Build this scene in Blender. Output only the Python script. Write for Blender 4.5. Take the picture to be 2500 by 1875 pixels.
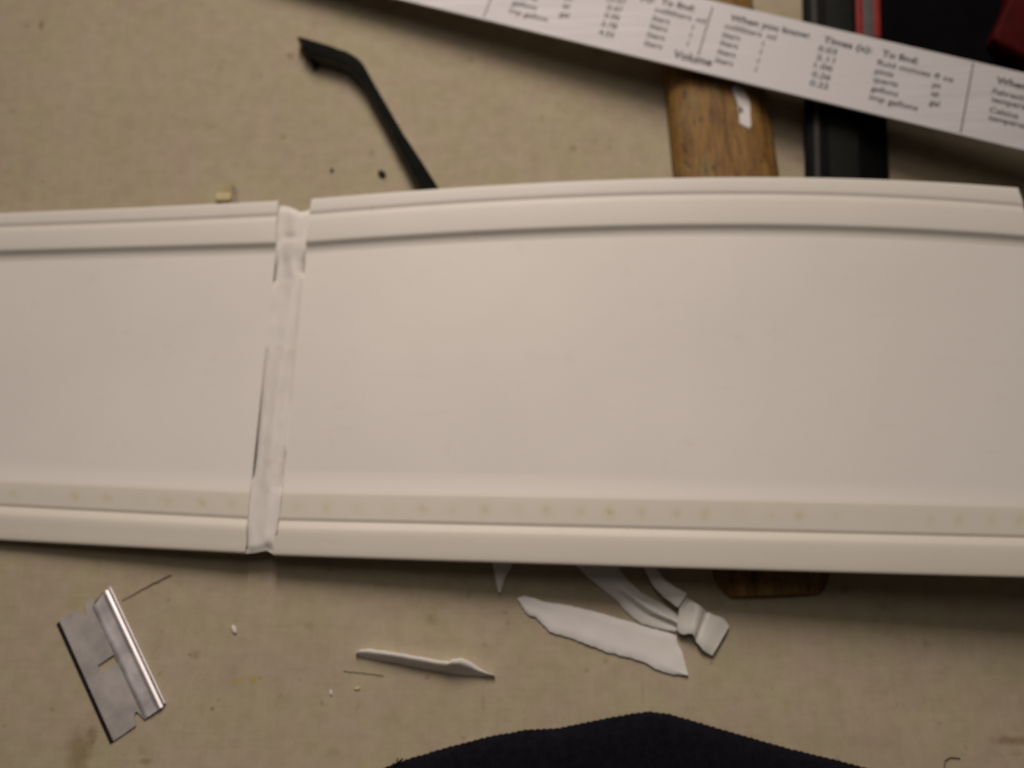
import bpy, bmesh, math, random
from mathutils import Vector, noise, Matrix

random.seed(7)
for o in list(bpy.data.objects):
    bpy.data.objects.remove(o, do_unlink=True)
scene = bpy.context.scene
COL = scene.collection
MM = 0.001

# ------------------------------------------------------------------ camera
F_PX = 2680.0                 # focal length in photo pixels (photo 2500 x 1875)
TILT = math.radians(21.0)     # lean of the view away from straight down
CAM_H = 325.0                 # lens height over the cloth, mm
CAM_Y = -CAM_H * math.tan(TILT)
cam_d = bpy.data.cameras.new('camera')
cam = bpy.data.objects.new('camera', cam_d)
COL.objects.link(cam)
cam_d.sensor_width = 36.0
cam_d.lens = 36.0 * F_PX / 2500.0
cam.location = (0, CAM_Y * MM, CAM_H * MM)
cam.rotation_euler = (TILT, 0, 0)
cam_d.clip_start = 0.01
cam_d.clip_end = 20
cam_d.dof.use_dof = True
cam_d.dof.focus_distance = 0.262
cam_d.dof.aperture_fstop = 9.8
scene.camera = cam

# ------------------------------------------------------------------ world, lamp, exposure
world = bpy.data.worlds.new('World')
scene.world = world
world.use_nodes = True
bg = world.node_tree.nodes['Background']
bg.inputs[0].default_value = (1.0, 0.86, 0.74, 1)
bg.inputs[1].default_value = 0.022

# two louvred tube fixtures over and behind the work table
for (ly, lz, tilt, length, watts) in ((0.36, 1.00, -18, 0.66, 0.135), (0.90, 0.80, -47, 0.70, 1.15)):
    ld = bpy.data.lights.new('fluorescent_tube', 'AREA')
    ld.shape = 'RECTANGLE'
    ld.size = 0.07
    ld.size_y = length
    ld.spread = math.radians(54)
    ld.energy = watts
    ld.color = (1.0, 0.86, 0.75)
    lamp = bpy.data.objects.new('fluorescent_tube', ld)
    COL.objects.link(lamp)
    lamp.location = (-0.05, ly, lz)
    lamp.rotation_euler = (math.radians(tilt), math.radians(-2), 0)

vs = scene.view_settings
vs.view_transform = 'Standard'
vs.look = 'None'
vs.exposure = 0.0
vs.gamma = 1.0
vs.use_curve_mapping = False
scene.render.engine = 'CYCLES'
scene.render.resolution_x = 1024
scene.render.resolution_y = 768

# ------------------------------------------------------------------ helpers
CT, ST = math.cos(TILT), math.sin(TILT)

def P(px, py, z=0.0):
    """photo pixel -> point (mm) on the level z above the cloth; z may be a function of (x, y)"""
    u = (px - 1250.0) / F_PX
    v = (py - 937.5) / F_PX
    dy = -v * CT + ST
    dz = -v * ST - CT
    zz = z(0, 0) if callable(z) else z
    for _ in range(8 if callable(z) else 1):
        t = (zz - CAM_H) / dz
        x, y = u * t, CAM_Y + dy * t
        if callable(z):
            zz = z(x, y)
    return Vector((x, y, zz))

def link(name, me, mat=None, parent=None, base=None, label=None, cat=None, group=None, kind=None):
    """verts of me are world millimetres; moves the origin to the base of the object"""
    vs_ = [v.co.copy() for v in me.vertices]
    if base is None:
        n = max(1, len(vs_))
        base = Vector((sum(v.x for v in vs_) / n, sum(v.y for v in vs_) / n, min(v.z for v in vs_)))
    for v in me.vertices:
        v.co = (v.co - base) * MM
    o = bpy.data.objects.new(name, me)
    COL.objects.link(o)
    o['_b'] = [base.x, base.y, base.z]
    if parent is not None:
        pb = Vector(parent['_b'])
        o.parent = parent
        o.location = (base - pb) * MM
    else:
        o.location = base * MM
    if mat is not None:
        me.materials.append(mat)
    tag(o, label, cat, group, kind)
    return o

def tag(o, label=None, cat=None, group=None, kind=None):
    if label: o['label'] = label
    if cat: o['category'] = cat
    if group: o['group'] = group
    if kind: o['kind'] = kind

def empty(name, base, label, cat, group=None):
    o = bpy.data.objects.new(name, None)
    COL.objects.link(o)
    o.empty_display_size = 0.01
    o['_b'] = [base.x, base.y, base.z]
    o.location = base * MM
    tag(o, label, cat, group)
    return o

def mesh_from(name, verts, faces, smooth=False, uvs=None):
    me = bpy.data.meshes.new(name)
    me.from_pydata([tuple(v) for v in verts], [], faces)
    if uvs:
        lay = me.uv_layers.new(name='UVMap')
        for poly in me.polygons:
            for li in poly.loop_indices:
                lay.data[li].uv = uvs[me.loops[li].vertex_index]
    bm = bmesh.new()
    bm.from_mesh(me)
    bmesh.ops.recalc_face_normals(bm, faces=bm.faces)
    bm.to_mesh(me)
    bm.free()
    if smooth:
        for p in me.polygons:
            p.use_smooth = True
    me.update()
    return me

def sharp_by_angle(me, deg=35):
    try:
        me.set_sharp_from_angle(angle=math.radians(deg))
    except Exception:
        pass

def slab(name, outline, z0, z1, bevel=0.2, seg=2, zf=None):
    """outline: list of (x, y) mm; solid from z0 to z1 with softened top edges"""
    bm = bmesh.new()
    bot = [bm.verts.new((x, y, z0)) for x, y in outline]
    top = [bm.verts.new((x, y, z1)) for x, y in outline]
    n = len(outline)
    bm.faces.new(bot[::-1])
    ft = bm.faces.new(top)
    for i in range(n):
        bm.faces.new((bot[i], bot[(i + 1) % n], top[(i + 1) % n], top[i]))
    bmesh.ops.recalc_face_normals(bm, faces=bm.faces)
    if bevel > 0:
        bmesh.ops.bevel(bm, geom=list(ft.edges), offset=bevel, segments=seg, profile=0.5, affect='EDGES', clamp_overlap=True)
    bmesh.ops.triangulate(bm, faces=[f for f in bm.faces if len(f.verts) > 4])
    if zf:
        for v in bm.verts:
            v.co.z += zf(v.co.x, v.co.y)
    me = bpy.data.meshes.new(name)
    bm.to_mesh(me)
    bm.free()
    for p in me.polygons:
        p.use_smooth = True
    sharp_by_angle(me, 40)
    return me

def lerp(a, b, t):
    return a + (b - a) * t

def smooth(a, b_, x):
    t = min(1, max(0, (x - a) / (b_ - a)))
    return t * t * (3 - 2 * t)

def interp(pts, x):
    """piecewise linear y(x) through sorted pts"""
    if x <= pts[0][0]:
        (x0, y0), (x1, y1) = pts[0], pts[1]
    elif x >= pts[-1][0]:
        (x0, y0), (x1, y1) = pts[-2], pts[-1]
    else:
        for (x0, y0), (x1, y1) in zip(pts, pts[1:]):
            if x0 <= x <= x1:
                break
    return y0 + (y1 - y0) * (x - x0) / (x1 - x0)

def polyfit(pts, deg):
    """least squares polynomial, x scaled by 1/1000"""
    n = deg + 1
    A = [[0.0] * (n + 1) for _ in range(n)]
    for x, y in pts:
        x = x / 1000.0
        for i in range(n):
            for j in range(n):
                A[i][j] += x ** (i + j)
            A[i][n] += y * x ** i
    for i in range(n):
        p = max(range(i, n), key=lambda r: abs(A[r][i]))
        A[i], A[p] = A[p], A[i]
        for r in range(n):
            if r != i:
                f = A[r][i] / A[i][i]
                A[r] = [a - f * b for a, b in zip(A[r], A[i])]
    c = [A[i][n] / A[i][i] for i in range(n)]
    return lambda x: sum(ci * (x / 1000.0) ** i for i, ci in enumerate(c))

def resample(pts, n):
    pts = [Vector(p) for p in pts]
    d = [0.0]
    for a, b in zip(pts, pts[1:]):
        d.append(d[-1] + (b - a).length)
    out = []
    for i in range(n):
        t = d[-1] * i / (n - 1)
        k = 0
        while k < len(d) - 2 and d[k + 1] < t:
            k += 1
        s = (t - d[k]) / max(1e-9, d[k + 1] - d[k])
        out.append(pts[k].lerp(pts[k + 1], min(1, max(0, s))))
    return out

def ribbon(name, upper, lower, n, m, zf, thick, jag=0.0, seed=0):
    """a thin plate between two boundary polylines (x, y mm). zf(s, t, x, y) gives the underside height,
    thick may be a function of (s, t)"""
    rnd = random.Random(seed)
    U = resample(upper, n)
    L = resample(lower, n)
    if jag:
        for i in range(1, n - 1):
            d = (U[i] - L[i])
            if d.length > 1e-6:
                d.normalize()
            U[i] = U[i] + d * rnd.uniform(-jag, jag)
            L[i] = L[i] + d * rnd.uniform(-jag, jag)
    verts = []
    for side in (1, 0):
        for i in range(n):
            for j in range(m):
                t = j / (m - 1)
                s = i / (n - 1)
                p = U[i].lerp(L[i], t)
                z = zf(s, t, p.x, p.y)
                th = thick(s, t) if callable(thick) else thick
                if side:
                    edge = min(1.0, 4 * t * (1 - t) + 0.55)
                    z += th * edge
                verts.append((p.x, p.y, z))
    N = n * m
    faces = []
    for i in range(n - 1):
        for j in range(m - 1):
            a = i * m + j
            faces.append((a, a + 1, a + m + 1, a + m))
            faces.append((N + a, N + a + m, N + a + m + 1, N + a + 1))
    for i in range(n - 1):
        a, b = i * m, (i + 1) * m
        faces.append((a, b, N + b, N + a))
        a, b = i * m + m - 1, (i + 1) * m + m - 1
        faces.append((b, a, N + a, N + b))
    for j in range(m - 1):
        a, b = j, j + 1
        faces.append((b, a, N + a, N + b))
        a, b = (n - 1) * m + j, (n - 1) * m + j + 1
        faces.append((a, b, N + b, N + a))
    me = mesh_from(name, verts, faces, smooth=True)
    sharp_by_angle(me, 38)
    return me

def tube(name, pts, r, sides=6):
    pts = [Vector(p) for p in pts]
    verts, faces = [], []
    for i, p in enumerate(pts):
        d = (pts[min(i + 1, len(pts) - 1)] - pts[max(i - 1, 0)]).normalized()
        a = d.cross(Vector((0, 0, 1)))
        if a.length < 1e-4:
            a = Vector((1, 0, 0))
        a.normalize()
        b = a.cross(d)
        rr = r(i / (len(pts) - 1)) if callable(r) else r
        for k in range(sides):
            an = 2 * math.pi * k / sides
            verts.append(p + (a * math.cos(an) + b * math.sin(an)) * rr)
    for i in range(len(pts) - 1):
        for k in range(sides):
            k2 = (k + 1) % sides
            faces.append((i * sides + k, i * sides + k2, (i + 1) * sides + k2, (i + 1) * sides + k))
    faces.append(tuple(range(sides)))
    faces.append(tuple((len(pts) - 1) * sides + k for k in range(sides)))
    return mesh_from(name, verts, faces, smooth=True)

# ------------------------------------------------------------------ materials
def new_mat(name):
    m = bpy.data.materials.new(name)
    m.use_nodes = True
    nt = m.node_tree
    return m, nt, nt.nodes['Principled BSDF']

def N(nt, typ, **kw):
    n = nt.nodes.new(typ)
    for k, v in kw.items():
        setattr(n, k, v)
    return n

def ramp(nt, stops, fac=None, interp_='LINEAR'):
    r = nt.nodes.new('ShaderNodeValToRGB')
    r.color_ramp.interpolation = interp_
    els = r.color_ramp.elements
    while len(els) > 1:
        els.remove(els[-1])
    els[0].position = stops[0][0]
    els[0].color = stops[0][1]
    for p, c in stops[1:]:
        e = els.new(p)
        e.color = c
    if fac is not None:
        nt.links.new(fac, r.inputs[0])
    return r

def g(v):
    return (v, v, v, 1)

def tex_noise(nt, vec, scale, detail=3, rough=0.5, dist=0.0):
    n = nt.nodes.new('ShaderNodeTexNoise')
    n.inputs['Scale'].default_value = scale
    n.inputs['Detail'].default_value = detail
    n.inputs['Roughness'].default_value = rough
    n.inputs['Distortion'].default_value = dist
    if vec is not None:
        nt.links.new(vec, n.inputs['Vector'])
    return n

def mixc(nt, fac, a, b, blend='MIX'):
    m = nt.nodes.new('ShaderNodeMix')
    m.data_type = 'RGBA'
    m.blend_type = blend
    for sock, val in ((m.inputs[0], fac), (m.inputs[6], a), (m.inputs[7], b)):
        if hasattr(val, 'is_linked'):
            nt.links.new(val, sock)
        else:
            sock.default_value = val
    return m.outputs[2]

def math_n(nt, op, a, b=None, clamp=False):
    m = nt.nodes.new('ShaderNodeMath')
    m.operation = op
    m.use_clamp = clamp
    for i, v in enumerate((a, b)):
        if v is None:
            continue
        if hasattr(v, 'is_linked'):
            nt.links.new(v, m.inputs[i])
        else:
            m.inputs[i].default_value = v
    return m.outputs[0]

def bump(nt, bsdf, height, strength, dist):
    b = nt.nodes.new('ShaderNodeBump')
    b.inputs['Strength'].default_value = strength
    b.inputs['Distance'].default_value = dist
    nt.links.new(height, b.inputs['Height'])
    nt.links.new(b.outputs[0], bsdf.inputs['Normal'])

def coord(nt, scale=(1, 1, 1), rot=(0, 0, 0), kind='Object'):
    tc = nt.nodes.new('ShaderNodeTexCoord')
    mp = nt.nodes.new('ShaderNodeMapping')
    mp.inputs['Scale'].default_value = scale
    mp.inputs['Rotation'].default_value = rot
    nt.links.new(tc.outputs[kind], mp.inputs['Vector'])
    return mp.outputs[0]

# canvas drop cloth (object coordinates in metres, origin at the world origin)
def mat_canvas():
    m, nt, b = new_mat('canvas_cloth')
    co = coord(nt)
    n1 = tex_noise(nt, co, 28, 4, 0.6)
    base = ramp(nt, [(0.30, (0.432, 0.370, 0.272, 1)), (0.72, (0.464, 0.405, 0.302, 1))], n1.outputs[0]).outputs[0]
    n2 = tex_noise(nt, co, 190, 3, 0.65)
    mott = ramp(nt, [(0.34, (0.93, 0.92, 0.90, 1)), (0.62, (1.03, 1.03, 1.03, 1))], n2.outputs[0]).outputs[0]
    base = mixc(nt, 1.0, base, mott, 'MULTIPLY')
    # pinkish / greenish patches of the dyed yarn
    n3 = tex_noise(nt, co, 75, 2, 0.5)
    hue = ramp(nt, [(0.38, (0.98, 1.015, 0.95, 1)), (0.62, (1.02, 0.99, 1.03, 1))], n3.outputs[0]).outputs[0]
    base = mixc(nt, 1.0, base, hue, 'MULTIPLY')
    # woven threads
    t1 = tex_noise(nt, coord(nt, scale=(1.0, 0.05, 1.0)), 1100, 2, 0.6)
    t2 = tex_noise(nt, coord(nt, scale=(0.05, 1.0, 1.0)), 1100, 2, 0.6)
    weave = math_n(nt, 'MULTIPLY', math_n(nt, 'ADD', t1.outputs[0], t2.outputs[0]), 0.5)
    wv = ramp(nt, [(0.36, g(0.965)), (0.62, g(1.025))], weave).outputs[0]
    base = mixc(nt, 1.0, base, wv, 'MULTIPLY')
    # scattered darker slubs and specks
    for sc, th, dark, seed in ((90, 0.085, (0.66, 0.60, 0.50, 1), 0.0), (170, 0.07, (0.72, 0.66, 0.58, 1), 3.7)):
        v = N(nt, 'ShaderNodeTexVoronoi')
        v.inputs['Scale'].default_value = sc
        ad = N(nt, 'ShaderNodeVectorMath', operation='ADD')
        ad.inputs[1].default_value = (seed, seed * 2, 0)
        wob = tex_noise(nt, co, 400, 2)
        wm = N(nt, 'ShaderNodeVectorMath', operation='SCALE')
        wm.inputs['Scale'].default_value = 0.002
        nt.links.new(wob.outputs['Color'], wm.inputs[0])
        ad0 = N(nt, 'ShaderNodeVectorMath', operation='ADD')
        nt.links.new(co, ad0.inputs[0])
        nt.links.new(wm.outputs[0], ad0.inputs[1])
        nt.links.new(ad0.outputs[0], ad.inputs[0])
        nt.links.new(ad.outputs[0], v.inputs['Vector'])
        near = ramp(nt, [(th * 0.5, g(1)), (th * 2.2, g(0))], v.outputs['Distance']).outputs[0]
        sep = N(nt, 'ShaderNodeSeparateColor')
        nt.links.new(v.outputs['Color'], sep.inputs[0])
        some = ramp(nt, [(0.50, g(0)), (1.0, g(0.95))], sep.outputs[0]).outputs[0]
        f = math_n(nt, 'MULTIPLY', near, some)
        base = mixc(nt, f, base, mixc(nt, 1.0, base, dark, 'MULTIPLY'))
    # particular stains: (x px, y px, rx mm, ry mm, tint, strength)
    wob = tex_noise(nt, co, 160, 4, 0.7)
    wobs = math_n(nt, 'MULTIPLY', math_n(nt, 'SUBTRACT', wob.outputs[0], 0.5), 1.9)
    for (px, py, rx, ry, tint, st) in (
            (192, 1830, 5.0, 6.5, (0.60, 0.52, 0.42, 1), 0.75), (225, 1800, 2.2, 4.0, (0.58, 0.50, 0.40, 1), 0.6),
            (577, 1662, 2.2, 1.0, (0.95, 0.88, 0.42, 1), 0.75), (618, 1661, 2.0, 1.4, (0.96, 0.90, 0.42, 1), 0.8),
            (870, 1680, 1.2, 0.8, (1.05, 1.02, 0.70, 1), 0.8), (2472, 1808, 6.0, 1.8, (0.55, 0.46, 0.36, 1), 0.8),
            (560, 462, 3.6, 4.2, (0.92, 0.86, 0.56, 1), 0.6), (690, 335, 1.6, 1.8, (0.70, 0.64, 0.55, 1), 0.6),
            (100, 64, 1.0, 2.6, (0.52, 0.44, 0.32, 1), 0.85), (65, 63, 1.3, 0.9, (0.70, 0.58, 0.44, 1), 0.6),
            (433, 62, 0.8, 0.6, (0.62, 0.56, 0.48, 1), 0.5), (250, 60, 0.9, 1.0, (0.72, 0.66, 0.56, 1), 0.5),
            (1180, 1715, 0.8, 3.4, (0.80, 0.74, 0.66, 1), 0.6), (1570, 1690, 0.5, 5.0, (0.84, 0.78, 0.70, 1), 0.5),
            (40, 195, 1.2, 1.2, (0.75, 0.72, 0.62, 1), 0.5), (30, 270, 1.3, 1.2, (0.72, 0.68, 0.58, 1), 0.5),
            (518, 1730, 0.8, 0.8, (0.55, 0.46, 0.38, 1), 0.7), (463, 1598, 0.5, 0.5, (0.5, 0.42, 0.36, 1), 0.7),
            (355, 1858, 2.2, 1.1, (0.62, 0.52, 0.38, 1), 0.6)):
        p = P(px, py, 0) * MM
        s = N(nt, 'ShaderNodeVectorMath', operation='SUBTRACT')
        nt.links.new(co, s.inputs[0])
        s.inputs[1].default_value = p
        d = N(nt, 'ShaderNodeVectorMath', operation='MULTIPLY')
        d.inputs[1].default_value = (1 / (rx * MM), 1 / (ry * MM), 0)
        nt.links.new(s.outputs[0], d.inputs[0])
        le = N(nt, 'ShaderNodeVectorMath', operation='LENGTH')
        nt.links.new(d.outputs[0], le.inputs[0])
        dd = math_n(nt, 'ADD', le.outputs['Value'], wobs)
        f = ramp(nt, [(0.30, g(st)), (1.0, g(0))], dd).outputs[0]
        base = mixc(nt, f, base, mixc(nt, 1.0, base, tint, 'MULTIPLY'))
    nt.links.new(base, b.inputs['Base Color'])
    b.inputs['Roughness'].default_value = 0.95
    b.inputs['Specular IOR Level'].default_value = 0.1
    hgt = math_n(nt, 'ADD', weave, math_n(nt, 'MULTIPLY', n2.outputs[0], 0.8))
    bump(nt, b, hgt, 0.14, 0.0003)
    return m

def mat_plastic(name, col=(0.80, 0.775, 0.745), rough=0.52, tint_strip=False, spots=False, sss=0.0, scuff=True):
    m, nt, b = new_mat(name)
    co = coord(nt)
    n1 = tex_noise(nt, co, 14, 4, 0.55)
    c1 = tuple(c * 0.965 for c in col) + (1,)
    c2 = tuple(min(0.9, c * 1.02) for c in col) + (1,)
    base = ramp(nt, [(0.35, c1), (0.65, c2)], n1.outputs[0]).outputs[0]
    if scuff:
        n2 = tex_noise(nt, co, 95, 5, 0.7)
        sc = ramp(nt, [(0.62, g(1)), (0.78, (0.93, 0.91, 0.90, 1))], n2.outputs[0]).outputs[0]
        base = mixc(nt, 1.0, base, sc, 'MULTIPLY')
        co3 = coord(nt, scale=(0.12, 1.0, 1.0), rot=(0, 0, 0.25))
        n4 = tex_noise(nt, co3, 420, 2, 0.5, 0.6)
        sc2 = ramp(nt, [(0.66, g(1)), (0.76, (0.975, 0.97, 0.965, 1))], n4.outputs[0]).outputs[0]
        base = mixc(nt, 1.0, base, sc2, 'MULTIPLY')
    if spots:
        uv = coord(nt, kind='UV')
        sx = N(nt, 'ShaderNodeSeparateXYZ')
        nt.links.new(uv, sx.inputs[0])
        on_strip = ramp(nt, [(0.46, g(0)), (0.50, g(1))], math_n(nt, 'ADD', math_n(nt, 'MULTIPLY', sx.outputs[1], 0.2), 0.5)).outputs[0]
        base = mixc(nt, on_strip, (0.80, 0.775, 0.745, 1), base)
        cell = math_n(nt, 'FLOOR', sx.outputs[0])
        wn = N(nt, 'ShaderNodeTexWhiteNoise', noise_dimensions='1D')
        nt.links.new(cell, wn.inputs['W'])
        wn2 = N(nt, 'ShaderNodeTexWhiteNoise', noise_dimensions='1D')
        nt.links.new(math_n(nt, 'ADD', cell, 31.7), wn2.inputs['W'])
        fx = math_n(nt, 'SUBTRACT', math_n(nt, 'FRACT', sx.outputs[0]),
                    math_n(nt, 'ADD', 0.38, math_n(nt, 'MULTIPLY', wn2.outputs['Value'], 0.2)))
        fy = math_n(nt, 'MULTIPLY', math_n(nt, 'SUBTRACT', sx.outputs[1], 0.46), 0.75)
        d = math_n(nt, 'SQRT', math_n(nt, 'ADD', math_n(nt, 'MULTIPLY', fx, fx), math_n(nt, 'MULTIPLY', fy, fy)))
        wb = tex_noise(nt, co, 420, 3, 0.6)
        d = math_n(nt, 'ADD', d, math_n(nt, 'MULTIPLY', math_n(nt, 'SUBTRACT', wb.outputs[0], 0.5), 0.22))
        halo = ramp(nt, [(0.0, g(0.42)), (0.30, g(0))], d).outputs[0]
        core = ramp(nt, [(0.0, g(0.6)), (0.17, g(0))], d).outputs[0]
        amt = math_n(nt, 'MULTIPLY', ramp(nt, [(0.25, g(0.0)), (1.0, g(1))], wn.outputs['Value']).outputs[0], 0.6)
        row_ = math_n(nt, 'LESS_THAN', math_n(nt, 'ABSOLUTE', math_n(nt, 'SUBTRACT', cell, 20.0)), 2.5)
        amt = math_n(nt, 'ADD', amt, math_n(nt, 'MULTIPLY', row_, 0.35), True)
        base = mixc(nt, math_n(nt, 'MULTIPLY', halo, math_n(nt, 'ADD', 0.25, math_n(nt, 'MULTIPLY', amt, 0.75))),
                    base, (0.66, 0.60, 0.33, 1))
        base = mixc(nt, math_n(nt, 'MULTIPLY', core, amt), base, (0.48, 0.42, 0.20, 1))
    nt.links.new(base, b.inputs['Base Color'])
    b.inputs['Roughness'].default_value = rough
    b.inputs['Specular IOR Level'].default_value = 0.35
    if sss > 0:
        b.inputs['Subsurface Weight'].default_value = sss
        b.inputs['Subsurface Radius'].default_value = (1.0, 0.8, 0.6)
        b.inputs['Subsurface Scale'].default_value = 0.002
    n3 = tex_noise(nt, co, 260, 3, 0.6)
    bump(nt, b, n3.outputs[0], 0.12, 0.0003)
    return m

def mat_filler():
    m, nt, b = new_mat('white_filler')
    co = coord(nt, scale=(1.0, 0.28, 1.0))
    n1 = tex_noise(nt, co, 260, 5, 0.62, 0.4)
    base = ramp(nt, [(0.30, (0.745, 0.71, 0.685, 1)), (0.55, (0.80, 0.775, 0.745, 1)), (0.8, (0.83, 0.81, 0.77, 1))], n1.outputs[0]).outputs[0]
    co2 = coord(nt)
    n2 = tex_noise(nt, co2, 120, 4, 0.6)
    sm = ramp(nt, [(0.60, g(1)), (0.75, (0.90, 0.87, 0.85, 1))], n2.outputs[0]).outputs[0]
    base = mixc(nt, 1.0, base, sm, 'MULTIPLY')
    nt.links.new(base, b.inputs['Base Color'])
    b.inputs['Roughness'].default_value = 0.6
    b.inputs['Specular IOR Level'].default_value = 0.25
    bump(nt, b, n1.outputs[0], 0.15, 0.0004)
    return m

def mat_steel(name, col, rough, stretch=(1, 1, 1), scale=300, metal=1.0, rot=0.0, amp=0.12, bstr=0.15):
    m, nt, b = new_mat(name)
    co = coord(nt, scale=stretch, rot=(0, 0, rot))
    n1 = tex_noise(nt, co, scale, 4, 0.65)
    lo = tuple(c * (1 - amp) for c in col) + (1,)
    hi = tuple(min(1, c * (1 + amp)) for c in col) + (1,)
    base = ramp(nt, [(0.3, lo), (0.7, hi)], n1.outputs[0]).outputs[0]
    nt.links.new(base, b.inputs['Base Color'])
    r = ramp(nt, [(0.3, g(rough * 0.85)), (0.7, g(min(1, rough * 1.15)))], n1.outputs[0]).outputs[0]
    nt.links.new(r, b.inputs['Roughness'])
    b.inputs['Metallic'].default_value = metal
    bump(nt, b, n1.outputs[0], bstr, 0.0001)
    return m

def mat_plain(name, col, rough, spec=0.3, nscale=150, amp=0.25, bstr=0.2, bdist=0.0003, stretch=(1, 1, 1), metal=0.0):
    m, nt, b = new_mat(name)
    co = coord(nt, scale=stretch)
    n1 = tex_noise(nt, co, nscale, 4, 0.6)
    lo = tuple(c * (1 - amp) for c in col) + (1,)
    hi = tuple(c * (1 + amp) for c in col) + (1,)
    base = ramp(nt, [(0.3, lo), (0.7, hi)], n1.outputs[0]).outputs[0]
    nt.links.new(base, b.inputs['Base Color'])
    b.inputs['Roughness'].default_value = rough
    b.inputs['Specular IOR Level'].default_value = spec
    b.inputs['Metallic'].default_value = metal
    bump(nt, b, n1.outputs[0], bstr, bdist)
    return m

def mat_wood():
    m, nt, b = new_mat('worn_wood')
    co = coord(nt, scale=(1, 0.10, 1))
    n1 = tex_noise(nt, co, 420, 6, 0.78, 1.0)
    base = ramp(nt, [(0.30, (0.045, 0.020, 0.008, 1)), (0.42, (0.160, 0.078, 0.019, 1)), (0.58, (0.29, 0.160, 0.040, 1)), (0.75, (0.40, 0.25, 0.085, 1))], n1.outputs[0]).outputs[0]
    co2 = coord(nt, scale=(1, 0.45, 1))
    n2 = tex_noise(nt, co2, 120, 4, 0.6)
    f = ramp(nt, [(0.53, g(0)), (0.66, g(0.75))], n2.outputs[0]).outputs[0]
    base = mixc(nt, f, base, (0.235, 0.20, 0.075, 1))
    n3 = tex_noise(nt, co2, 260, 3, 0.6)
    f = ramp(nt, [(0.61, g(0)), (0.70, g(0.85))], n3.outputs[0]).outputs[0]
    base = mixc(nt, f, base, (0.05, 0.026, 0.014, 1))
    nt.links.new(base, b.inputs['Base Color'])
    b.inputs['Roughness'].default_value = 0.62
    b.inputs['Specular IOR Level'].default_value = 0.3
    bump(nt, b, n1.outputs[0], 0.4, 0.0007)
    return m

def mat_knit():
    m, nt, b = new_mat('dark_knit')
    co = coord(nt)
    n1 = tex_noise(nt, co, 420, 4, 0.7)
    base = ramp(nt, [(0.3, (0.0035, 0.0032, 0.006, 1)), (0.75, (0.010, 0.0092, 0.016, 1))], n1.outputs[0]).outputs[0]
    nt.links.new(base, b.inputs['Base Color'])
    b.inputs['Roughness'].default_value = 0.95
    b.inputs['Specular IOR Level'].default_value = 0.08
    bump(nt, b, n1.outputs[0], 0.6, 0.0006)
    return m

M = {
    'canvas': mat_canvas(),
    'plastic': mat_plastic('white_plastic'),
    'moulding': mat_plastic('white_moulding', col=(0.755, 0.725, 0.68), rough=0.5),
    'spotted': mat_plastic('spotted_moulding', col=(0.775, 0.738, 0.658), rough=0.5, spots=True),
    'filler': mat_filler(),
    'shaving': mat_plastic('plastic_shaving', col=(0.84, 0.815, 0.80), rough=0.5, sss=0.2, scuff=False),
    'clear': mat_plastic('milky_shaving', col=(0.80, 0.785, 0.74), rough=0.35, sss=0.25, scuff=False),
    'ruler': mat_steel('brushed_aluminium', (0.60, 0.59, 0.615), 0.68, stretch=(0.03, 1, 1), scale=700, rot=0.235, amp=0.10, metal=0.22, bstr=0.08),
    'ink': mat_plain('black_ink', (0.020, 0.018, 0.020), 0.55, amp=0.1, bstr=0.0),
    'blade': mat_steel('blade_steel', (0.70, 0.665, 0.655), 0.48, scale=70, amp=0.04, bstr=0.0),
    'bevel': mat_steel('ground_bevel', (0.13, 0.10, 0.11), 0.40, scale=600),
    'spine': mat_steel('spine_steel', (0.88, 0.84, 0.87), 0.50, scale=120, amp=0.06, bstr=0.01),
    'wood': mat_wood(),
    'black': mat_plain('black_plastic', (0.0035, 0.0035, 0.004), 0.6, spec=0.08),
    'charcoal': mat_plain('charcoal_plastic', (0.010, 0.011, 0.010), 0.7, spec=0.10),
    'greyline': mat_plain('grey_edge', (0.055, 0.053, 0.046), 0.6, spec=0.1),
    'tool': mat_plain('blackened_steel', (0.008, 0.0085, 0.0075), 0.75, spec=0.05, amp=0.4, bstr=0.3),
    'bounce_lit': mat_plain('bounce_lit_steel', (0.075, 0.068, 0.058), 0.6, spec=0.3, amp=0.3),  # tool sides: steel lightened in colour to stand for bounced light
    'case': mat_plain('black_case', (0.003, 0.0028, 0.0035), 0.85, spec=0.04),
    'red': mat_plain('red_plastic', (0.26, 0.016, 0.016), 0.5),
    'darkred': mat_plain('dark_red_plastic', (0.060, 0.0045, 0.005), 0.65, spec=0.05),
    'grey': mat_plain('grey_strip', (0.105, 0.095, 0.09), 0.6),
    'knit': mat_knit(),
    'crumb_dark': mat_plain('dark_crumb', (0.03, 0.02, 0.014), 0.8, amp=0.4, nscale=900),
    'crumb_yellow': mat_plain('yellow_crumb', (0.60, 0.53, 0.30), 0.8, amp=0.12, nscale=700),
    'crumb_white': mat_plain('white_crumb', (0.76, 0.73, 0.70), 0.6, amp=0.08),
    'thread': mat_plain('grey_thread', (0.30, 0.255, 0.195), 0.9),
    'thread_dark': mat_plain('dark_thread', (0.02, 0.017, 0.02), 0.9),
    'paint': mat_plain('white_paint', (0.74, 0.71, 0.72), 0.6, amp=0.08),
}

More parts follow.
